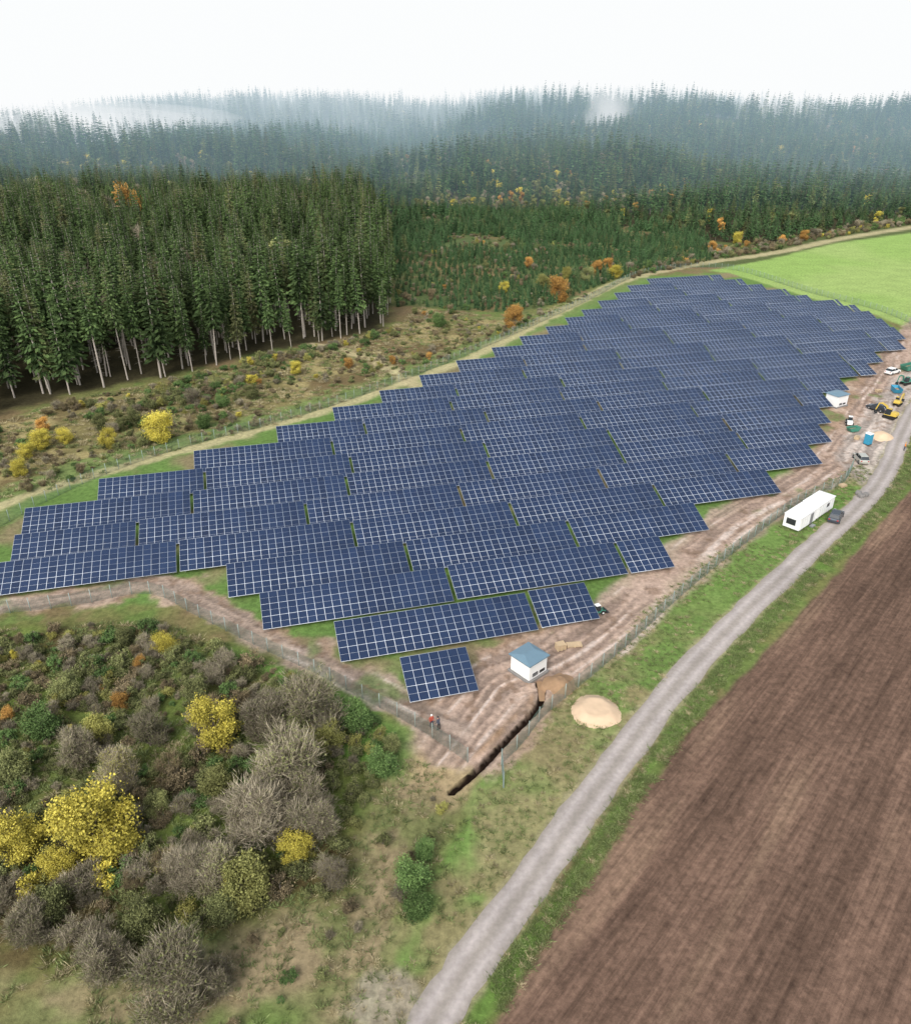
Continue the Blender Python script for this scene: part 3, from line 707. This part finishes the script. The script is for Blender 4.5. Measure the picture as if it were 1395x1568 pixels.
def person(px, py, rz, mat, hat, bend=0.0):
    e = empty('worker', (*G(px, py), 0.02), rz); me = bpy.data.meshes.new('body')
    V = [(0, 0, .95), (0, -.02, 1.15), (0, -bend, 1.38), (0, -bend-.01, 1.52), (0, -bend-.03, 1.6), (0, -bend-.02, 1.74)]; E = [(0, 1), (1, 2), (2, 3), (3, 4), (4, 5)]
    Rr = [.15, .135, .16, .06, .085, .07]
    def ad(p, r_, par): V.append(p); Rr.append(r_); E.append((par, len(V)-1)); return len(V)-1
    for s in (-1, 1):
        sh = ad((s*.19, -bend, 1.43), .07, 2); el = ad((s*.26, -bend+.03, 1.15), .05, sh); wr = ad((s*.24, -bend-.16, .95), .032, el); pm = ad((s*.235, -bend-.22, .90), .036, wr)
        for f, ln in ((-.03, .07), (-.01, .085), (.012, .08), (.033, .065)):
            k1 = ad((s*.235+f, -bend-.22-ln*.5, .885), .010, pm); ad((s*.235+f, -bend-.22-ln*.8, .855), .008, k1)
        k1 = ad((s*.235-s*.045, -bend-.22, .89), .011, pm); ad((s*.235-s*.055, -bend-.26, .875), .009, k1)
        hp = ad((s*.1, 0, .88), .105, 0); kn = ad((s*.12, -.05*s-.02, .49), .07, hp); an = ad((s*.13, .04-.03*s, .10), .045, kn); ad((s*.15, -.14-.03*s, .05), .04, an)
    me.from_pydata(V, E, []); o = bpy.data.objects.new('body', me); scene.collection.objects.link(o); o.parent = e; me.materials.append(mat)
    md = o.modifiers.new('skin', 'SKIN')
    for q, r_ in enumerate(Rr): me.skin_vertices[0].data[q].radius = (r_, r_)
    me.skin_vertices[0].data[0].use_root = True
    s2 = o.modifiers.new('sub', 'SUBSURF'); s2.levels = 1; s2.render_levels = 1
    bm = bmesh.new(); bmesh.ops.create_uvsphere(bm, u_segments=16, v_segments=8, radius=.115)
    bmesh.ops.delete(bm, geom=[v_ for v_ in bm.verts if v_.co.z < -.01], context='VERTS'); fin(bm, 'helmet', hat, e, (0, -bend-.02, 1.72), smooth=True)
    pcyl('nose', .012, .03, (0, -bend-.12, 1.66), mat, e, (math.pi/2, 0, 0), 8)
wa = worker_mat('workwear_red', (.45, .08, .05), (.04, .05, .08)); wb = worker_mat('workwear_dark', (.08, .09, .12), (.05, .05, .05)); wc = worker_mat('workwear_orange', (.75, .25, .03), (.05, .06, .09))
person(661, 1114, .5, wa, M_white); person(672, 1118, -2.2, wb, M_dark, .08); person(1384, 690, 1., wc, M_yelp)

# ---------------------------------------------------------------- forest
cS = collection('tall_spruce_variants')
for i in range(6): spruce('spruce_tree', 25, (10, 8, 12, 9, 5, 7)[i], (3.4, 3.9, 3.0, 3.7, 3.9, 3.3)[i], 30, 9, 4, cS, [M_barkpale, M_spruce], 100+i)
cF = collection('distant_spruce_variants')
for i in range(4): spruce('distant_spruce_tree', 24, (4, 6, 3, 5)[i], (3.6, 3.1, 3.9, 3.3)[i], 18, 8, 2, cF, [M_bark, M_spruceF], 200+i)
cY = collection('young_spruce_variants')
for i in range(3): spruce('young_spruce_tree', 5, .25, (1.3, 1.1, 1.5)[i], 16, 8, 3, cY, [M_bark, M_spruceY], 300+i)
cD = collection('distant_broadleaf_variants')
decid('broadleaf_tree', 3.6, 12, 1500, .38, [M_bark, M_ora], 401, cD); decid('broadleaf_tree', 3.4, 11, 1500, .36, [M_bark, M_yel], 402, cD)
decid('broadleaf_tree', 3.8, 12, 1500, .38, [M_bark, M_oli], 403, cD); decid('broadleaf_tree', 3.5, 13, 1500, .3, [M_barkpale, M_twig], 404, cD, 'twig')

X1, Y1 = grid_pts(-520, 60, 120, 620, 4.7, .5); k = (sdpoly(X1, Y1, FOREST_A) > 0) & (X1 > -.72*Y1-40) & (rng.random(len(X1)) > .14); X1, Y1 = X1[k], Y1[k]
sdf = sdpoly(X1, Y1, FOREST_A)
h = (.56+.64*fbm(X1, Y1, 34, 71)+rng.normal(size=len(X1))*.12)*np.where(Y1 < 430, 1, .94)
h = np.where((sdf < 7) & (rng.random(len(X1)) < .3), h*.65, h); h = np.clip(h, .35, 1.25)
idx = np.where((sdf < 10) & (rng.random(len(X1)) < .15), 4, rng.integers(0, 6, len(X1)))
p = (rng.random(len(X1)) < .02) & (sdf > 20)
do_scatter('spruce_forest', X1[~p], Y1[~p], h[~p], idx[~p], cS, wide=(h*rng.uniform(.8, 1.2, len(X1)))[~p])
do_scatter('forest_broadleaf_trees', X1[p], Y1[p], np.full(p.sum(), 1.5), rng.choice([2, 2, 3, 3], p.sum()), cD)
def farforest(name, y0, y1, s, hs):
    Xa, Ya = grid_pts(-1300, 1300, y0, y1, s, .5); k = (sdpoly(Xa, Ya, FOREST_B) > 0) & (np.abs(Xa) < .70*Ya+60) & (sdpoly(Xa, Ya, FOREST_A) < 0)
    k &= ~((fbm(Xa, Ya, 120, 83, 2) > .68) & (rng.random(len(Xa)) < .75)); Xa, Ya = Xa[k], Ya[k]
    if not len(Xa): return
    e_ = np.clip(dline(Xa, Ya, FB_EDGE)[0]/170., 0, 1)
    q = fbm(Xa, Ya, 80, 81, 3); hh = hs*(.40+.60*sst(e_*1.2))*(.35+1.15*q)*rng.uniform(.68, 1.28, len(Xa)); hh = np.where(q > .64, hh*.5, hh)
    p = rng.random(len(Xa)); dec = p < .03+.18*sst((.46-q)*7)*(1-.6*sst((Ya-700)/400))
    do_scatter(name, Xa[~dec], Ya[~dec], hh[~dec], rng.integers(0, 4, (~dec).sum()), cF, wide=hh[~dec]*.7+.32)
    w = rng.random(dec.sum()); id_ = np.where(w < .07, 0, np.where(w < .17, 1, np.where(w < .72, 2, 3)))
    do_scatter('autumn_broadleaf_woodland', Xa[dec], Ya[dec], .5+.5*hh[dec], id_, cD)
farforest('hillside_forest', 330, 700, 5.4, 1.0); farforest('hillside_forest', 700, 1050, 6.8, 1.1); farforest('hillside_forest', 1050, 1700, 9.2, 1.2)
# plantation
Xp, Yp = grid_pts(-60, 260, 200, 560, 2.3, .3); k = (sdpoly(Xp, Yp, PLANT) > 0) & (fbm(Xp, Yp, 25, 55) < .64) & (rng.random(len(Xp)) > .12); Xp, Yp = Xp[k], Yp[k]
q = fbm(Xp, Yp, 30, 56); t_ = sst((Yp-300)/160.)
do_scatter('young_spruce_plantation', Xp, Yp, (.4+.9*q)*(.65+.8*t_)*rng.uniform(.6, 1.4, len(Xp)), rng.integers(0, 3, len(Xp)), cY)

# ---------------------------------------------------------------- shrubs
cB = collection('shrub_variants')
specs = [('leaf', M_oli), ('leaf', M_oli), ('leaf', M_bro), ('leaf', M_gre), ('twig', M_twig), ('twig', M_twig), ('leaf', M_yel), ('leaf', M_ora), ('leaf', M_bro), ('twig', M_bro)]
for i, (kd, mt) in enumerate(specs):
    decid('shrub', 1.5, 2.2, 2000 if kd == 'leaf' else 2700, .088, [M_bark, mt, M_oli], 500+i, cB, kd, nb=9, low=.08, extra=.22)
def shrubs(name, PL, s, w, smin, smax, seed, thr=.0, tall=1.0):
    A = np.array(PL); Xa, Ya = grid_pts(A[:, 0].min(), A[:, 0].max(), A[:, 1].min(), A[:, 1].max(), s)
    k = (sdpoly(Xa, Ya, PL) > .8) & (fbm(Xa, Ya, 12, seed) > thr) & (Xa > -.75*Ya-30); Xa, Ya = Xa[k], Ya[k]
    w = np.array(w, float); reg = fbm(Xa, Ya, 9, seed+5)
    idx = np.searchsorted(np.cumsum(w/w.sum()), np.clip(rng.random(len(Xa))*.8+(reg-.38)*.85, 0, .999)); idx = np.clip(idx, 0, len(w)-1)
    sc_ = rng.uniform(smin, smax, len(Xa))*(.6+.8*fbm(Xa, Ya, 8, seed+9))
    return do_scatter(name, Xa, Ya, sc_*tall*rng.uniform(.8, 1.2, len(Xa)), idx, cB, wide=sc_)
#            oli oli bro gre twg twg yel ora bro brt
shrubs('shrub_thicket', THICK, 1.55, [16, 13, 5, 5, 6, 5, 1.0, .2, 3, 5], .28, .95, 600, .37)
shrubs('scrub_belt', SCRUB, 2.9, [9, 7, 6, 5, 5, 3, .3, .2, 5, 6], .25, .8, 620, .45)
shrubs('forest_edge_shrubs', GP([(-200, 690), (0, 645), (120, 615), (265, 585), (400, 550), (500, 530), (600, 505), (610, 520), (500, 545), (300, 630), (230, 660), (60, 690), (0, 715), (-200, 760)]), 2.6, [9, 7, 3, 8, 3, 1, 2.0, .4, 2, 3], .5, 1.3, 640, .40)
shrubs('plantation_undergrowth', PLANT, 4.5, [8, 6, 6, 5, 5, 2, .4, .4, 5, 5], .4, 1.1, 650, .45)
shrubs('meadow_shrubs', V1, 3.0, [6, 6, 3, 7, 6, 6, .2, .1, 3, 5], .2, .6, 660, .47)
shrubs('slope_shrubs', GP([(520, 1075), (560, 1085), (630, 1125), (620, 1180), (560, 1200), (520, 1130)]), 1.6, [3, 3, 1, 12, 1, 1, .3, 0, 1, 1], .35, .8, 680, .3)
shrubs('field_edge_hedge', GP([(960, 430), (1085, 400), (1180, 386), (1290, 362), (1395, 344), (1395, 334), (1290, 350), (1180, 372), (1085, 380), (960, 412)]), 3.4, [9, 6, 6, 5, 5, 3, 1.0, .8, 5, 4], .7, 1.5, 690, .35)
# ---------------------------------------------------------------- individual broadleaf trees
def proto(nm, *a, **k):
    c = collection(nm+'_proto'); return decid(nm, *a, coll=c, **k).data
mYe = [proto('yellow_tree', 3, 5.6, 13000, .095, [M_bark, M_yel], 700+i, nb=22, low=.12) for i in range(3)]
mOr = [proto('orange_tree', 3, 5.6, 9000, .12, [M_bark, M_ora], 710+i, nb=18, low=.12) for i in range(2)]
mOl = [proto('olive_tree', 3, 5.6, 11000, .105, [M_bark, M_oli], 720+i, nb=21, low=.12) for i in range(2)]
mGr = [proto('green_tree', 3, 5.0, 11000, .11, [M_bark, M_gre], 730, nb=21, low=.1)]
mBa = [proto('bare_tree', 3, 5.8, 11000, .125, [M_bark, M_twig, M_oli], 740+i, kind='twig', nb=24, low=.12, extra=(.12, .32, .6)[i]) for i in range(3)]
NM = {'y': ('yellow_autumn_tree', mYe), 'o': ('orange_autumn_tree', mOr), 'l': ('olive_leaved_tree', mOl), 'g': ('green_shrub', mGr), 'b': ('bare_tree', mBa)}
def tree(kind, px, py, rpx):
    """crown centre and radius on the survey sheet -> base on ground"""
    nm, ms = NM[kind]
    z = 0
    for _ in range(3):
        X_, Y_ = G(px, py, z) if py > 400 else GT(px, py)[:2]
        dep = Y_*math.cos(P)+(H-z)*math.sin(P); s = rpx*dep/F/3.0*1.08
        z = 5.6*s*.5 if py > 400 else 0
    o = bpy.data.objects.new(nm, random.choice(ms)); scene.collection.objects.link(o)
    o.location = (X_, Y_, float(zt(X_, Y_))); o.scale = (s, s, s*random.uniform(.9, 1.08)); o.rotation_euler = (0, 0, random.uniform(0, 6.28)); return o
for t_ in [('y', 328, 1110, 40), ('y', 250, 985, 19), ('l', 190, 975, 17), ('l', 97, 1050, 26), ('o', 215, 1015, 11), ('o', 183, 1075, 15), ('o', 12, 1096, 12), ('g', 62, 1105, 30), ('o', 155, 1055, 8),
           ('y', 140, 1262, 66), ('y', 25, 1282, 42), ('y', 85, 1325, 30), ('y', 180, 1290, 30), ('y', 452, 1300, 28), ('l', 378, 1355, 46), ('y', 372, 1350, 30),
           ('b', 405, 1095, 42), ('b', 475, 1090, 50), ('l', 460, 1105, 28), ('b', 445, 1180, 62), ('b', 395, 1245, 56), ('b', 480, 1250, 46), ('b', 512, 1342, 24), ('b', 265, 1500, 66), ('b', 160, 1470, 42), ('b', 330, 1500, 34),
           ('b', 285, 1335, 36), ('b', 330, 1330, 40), ('l', 340, 1390, 30), ('g', 545, 1095, 28), ('g', 585, 1165, 26), ('g', 632, 1340, 30), ('g', 650, 1300, 18), ('g', 640, 1385, 26), ('l', 600, 1140, 18), ('b', 225, 1120, 30), ('b', 120, 1150, 32), ('l', 20, 1180, 30), ('b', 45, 1420, 36), ('l', 240, 1230, 22), ('l', 410, 1175, 24),
           ('l', 330, 1200, 30), ('l', 75, 1390, 34), ('l', 215, 1410, 36), ('b', 180, 1180, 32), ('l', 150, 1120, 26), ('l', 300, 1060, 24), ('l', 500, 1130, 28), ('y', 480, 1120, 14),
           ('y', 62, 672, 17), ('y', 98, 668, 13), ('y', 165, 672, 15), ('y', 243, 655, 24), ('l', 153, 648, 13), ('y', 40, 690, 14), ('o', 65, 650, 12), ('y', 28, 716, 15), ('l', 205, 640, 14), ('g', 312, 642, 14), ('g', 340, 612, 12), ('l', 385, 600, 12), ('l', 218, 672, 12), ('l', 185, 650, 10),
           ('y', 453, 563, 11), ('o', 533, 556, 8), ('o', 601, 551, 6), ('o', 788, 484, 17), ('o', 856, 444, 17), ('l', 832, 430, 12), ('y', 772, 440, 9), ('l', 868, 420, 10), ('o', 915, 408, 10), ('y', 942, 415, 11), ('l', 900, 420, 12), ('o', 930, 405, 9), ('o', 810, 402, 8), ('g', 672, 490, 12), ('l', 635, 475, 6), ('o', 1090, 385, 8), ('y', 1128, 374, 9), ('o', 1143, 380, 6), ('o', 1230, 369, 8), ('o', 1197, 372, 6),
           ('o', 1043, 290, 10), ('o', 968, 302, 8), ('o', 996, 310, 9), ('y', 1222, 245, 12), ('o', 850, 255, 8), ('y', 1188, 245, 11), ('y', 1172, 300, 8), ('l', 1100, 290, 14), ('l', 1130, 295, 14)]:
    tree(*t_)
# russet beech standing in the spruce forest
X_, Y_ = G(197, 318, 16)
o = bpy.data.objects.new('russet_beech_tree', mOr[0]); scene.collection.objects.link(o); o.location = (X_, Y_, 0); o.scale = (2.6, 2.6, 4.6)

# ---------------------------------------------------------------- grass tufts
cG = collection('grass_tuft_variants')
for i, mt in enumerate((M_grass, M_grass, M_straw)):
    b = MB(); n = 60; p = rng.normal(size=(n, 3))*[.22, .22, 0]+[0, 0, .12]; a = np.stack([p[:, 0]*1.6, p[:, 1]*1.6, np.full(n, .5)], 1)
    b.leaves(p, rng.uniform(.1, .24, n), 0, rng.uniform(0, 1, n), .10, a, .15); b.obj('grass_tuft', [mt], cG)
def tufts(name, PL, s, ws, seed, s0=.6, s1=1.5, thr=.4):
    A = np.array(PL); Xa, Ya = grid_pts(A[:, 0].min(), A[:, 0].max(), max(A[:, 1].min(), 20), A[:, 1].max(), s)
    dr, _, _ = dline(Xa, Ya, ROAD); dt, _, _ = dline(Xa, Ya, TRENCH)
    k = (sdpoly(Xa, Ya, PL) > 0) & (fbm(Xa, Ya, 5, seed) > thr) & (np.abs(Xa) < .8*Ya+25) & (dr > 1.95) & (dt > 1.3); Xa, Ya = Xa[k], Ya[k]
    do_scatter(name, Xa, Ya, rng.uniform(s0, s1, len(Xa)), (rng.random(len(Xa)) < ws)*2, cG, z=np.full(len(Xa), -.02))
tufts('verge_grass', VERGE, .8, .3, 900, .4, 1.1); tufts('meadow_grass', V1, .8, .4, 910, .5, 1.3); tufts('thicket_grass', THICK, 1.0, .4, 920, .8, 1.8)
tufts('scrub_grass', SCRUB, 1.7, .6, 930, 1, 2.4)
tufts('roadside_grass', [tuple(RL[k]+nn[k]*1.9) for k in range(0, len(RL), 6)]+[tuple(RL[k]+nn[k]*4.2) for k in range(len(RL)-1, -1, -6)], .45, .12, 940, .5, 1.2, .3)

# ---------------------------------------------------------------- fog over the far valley: absorbing volume whose glow stands in for scattered light
def fogmat(name, s, Lc):
    m = bpy.data.materials.new(name); m.use_nodes = True; nt = m.node_tree; nt.nodes.clear()
    o = nt.nodes.new('ShaderNodeOutputMaterial'); a = nt.nodes.new('ShaderNodeVolumeAbsorption'); e = nt.nodes.new('ShaderNodeEmission'); ad = nt.nodes.new('ShaderNodeAddShader')
    mxs = max(s); a.inputs['Density'].default_value = mxs; a.inputs['Color'].default_value = (1-s[0]/mxs, 1-s[1]/mxs, 1-s[2]/mxs, 1)
    e.inputs['Color'].default_value = (Lc[0]*s[0]/mxs, Lc[1]*s[1]/mxs, Lc[2]*s[2]/mxs, 1); e.inputs['Strength'].default_value = mxs  # haze brightness is emitted by the volume, tinted per channel
    nt.links.new(a.outputs[0], ad.inputs[0]); nt.links.new(e.outputs[0], ad.inputs[1]); nt.links.new(ad.outputs[0], o.inputs['Volume']); return m
def fogbox(y0, y1, top, s):
    bm = bmesh.new(); bmesh.ops.create_cube(bm, size=1); bmesh.ops.scale(bm, vec=(12000, y1-y0, top+60), verts=bm.verts)
    fin(bm, 'fog', fogmat('fog_glow', s, (.97, .985, .99)), None, (0, (y0+y1)/2, top/2-30))
fogbox(480, 5990, 660, (.00044, .00064, .00078))
fogbox(1020, 5900, 500, (.0011, .0012, .0013))
Mm = fogmat('mist_glow', (.0032, .0033, .0034), (.97, .98, .99))  # mist whiteness is the volume's own emission, in place of scattering
for (X_, Y_, Z_, rx, ry, rz_) in [(365, 1000, 42, 62, 60, 34), (165, 960, 48, 30, 50, 30), (230, 1240, 72, 130, 60, 26), (-600, 1060, 34, 330, 160, 40), (-400, 860, 28, 110, 80, 24), (660, 1120, 50, 200, 120, 38), (-80, 1400, 58, 280, 60, 22)]:
    for f in (1.0, .86, .72, .58, .44, .3):
        bm = bmesh.new(); bmesh.ops.create_uvsphere(bm, u_segments=32, v_segments=16, radius=1)
        for v_ in bm.verts: v_.co *= 1+.12*math.sin(3*v_.co.x+X_)+.10*math.sin(5*v_.co.z+2*v_.co.x+Y_)
        o = fin(bm, 'mist_patch', Mm, None, (X_+rx*.12*(1-f), Y_, Z_-rz_*.3*(1-f))); o.scale = (rx*f, ry*f*.8, rz_*f)

# ---------------------------------------------------------------- world, sun, camera
w = bpy.data.worlds.new('World'); scene.world = w; w.use_nodes = True; nt = w.node_tree; bg = nt.nodes['Background']
sk = nt.nodes.new('ShaderNodeTexSky'); sk.sky_type = 'NISHITA'; sk.sun_disc = False; sk.sun_elevation = math.radians(42); sk.sun_rotation = math.radians(200); sk.dust_density = 4; sk.air_density = 1.0
hs = nt.nodes.new('ShaderNodeHueSaturation'); hs.inputs['Saturation'].default_value = .35; hs.inputs['Value'].default_value = 1.38
nt.links.new(sk.outputs[0], hs.inputs['Color']); nt.links.new(hs.outputs[0], bg.inputs['Color']); bg.inputs['Strength'].default_value = .15
sl = bpy.data.lights.new('sun', 'SUN'); sl.energy = 1.5; sl.angle = math.radians(22); sl.color = (1, .96, .9)
so = bpy.data.objects.new('sun', sl); scene.collection.objects.link(so); so.rotation_euler = (math.radians(48), 0, math.radians(-20)); so.location = (0, 0, 200)
cd = bpy.data.cameras.new('camera'); cam = bpy.data.objects.new('camera', cd); scene.collection.objects.link(cam)
cam.location = (0, 0, H); cam.rotation_euler = (math.pi/2-P, 0, 0); cd.sensor_fit = 'HORIZONTAL'; cd.sensor_width = 36; cd.lens = 36*F/1395.; cd.clip_end = 20000; cd.clip_start = .5
scene.camera = cam
scene.view_settings.view_transform = 'Standard'; scene.view_settings.look = 'None'; scene.view_settings.exposure = 0
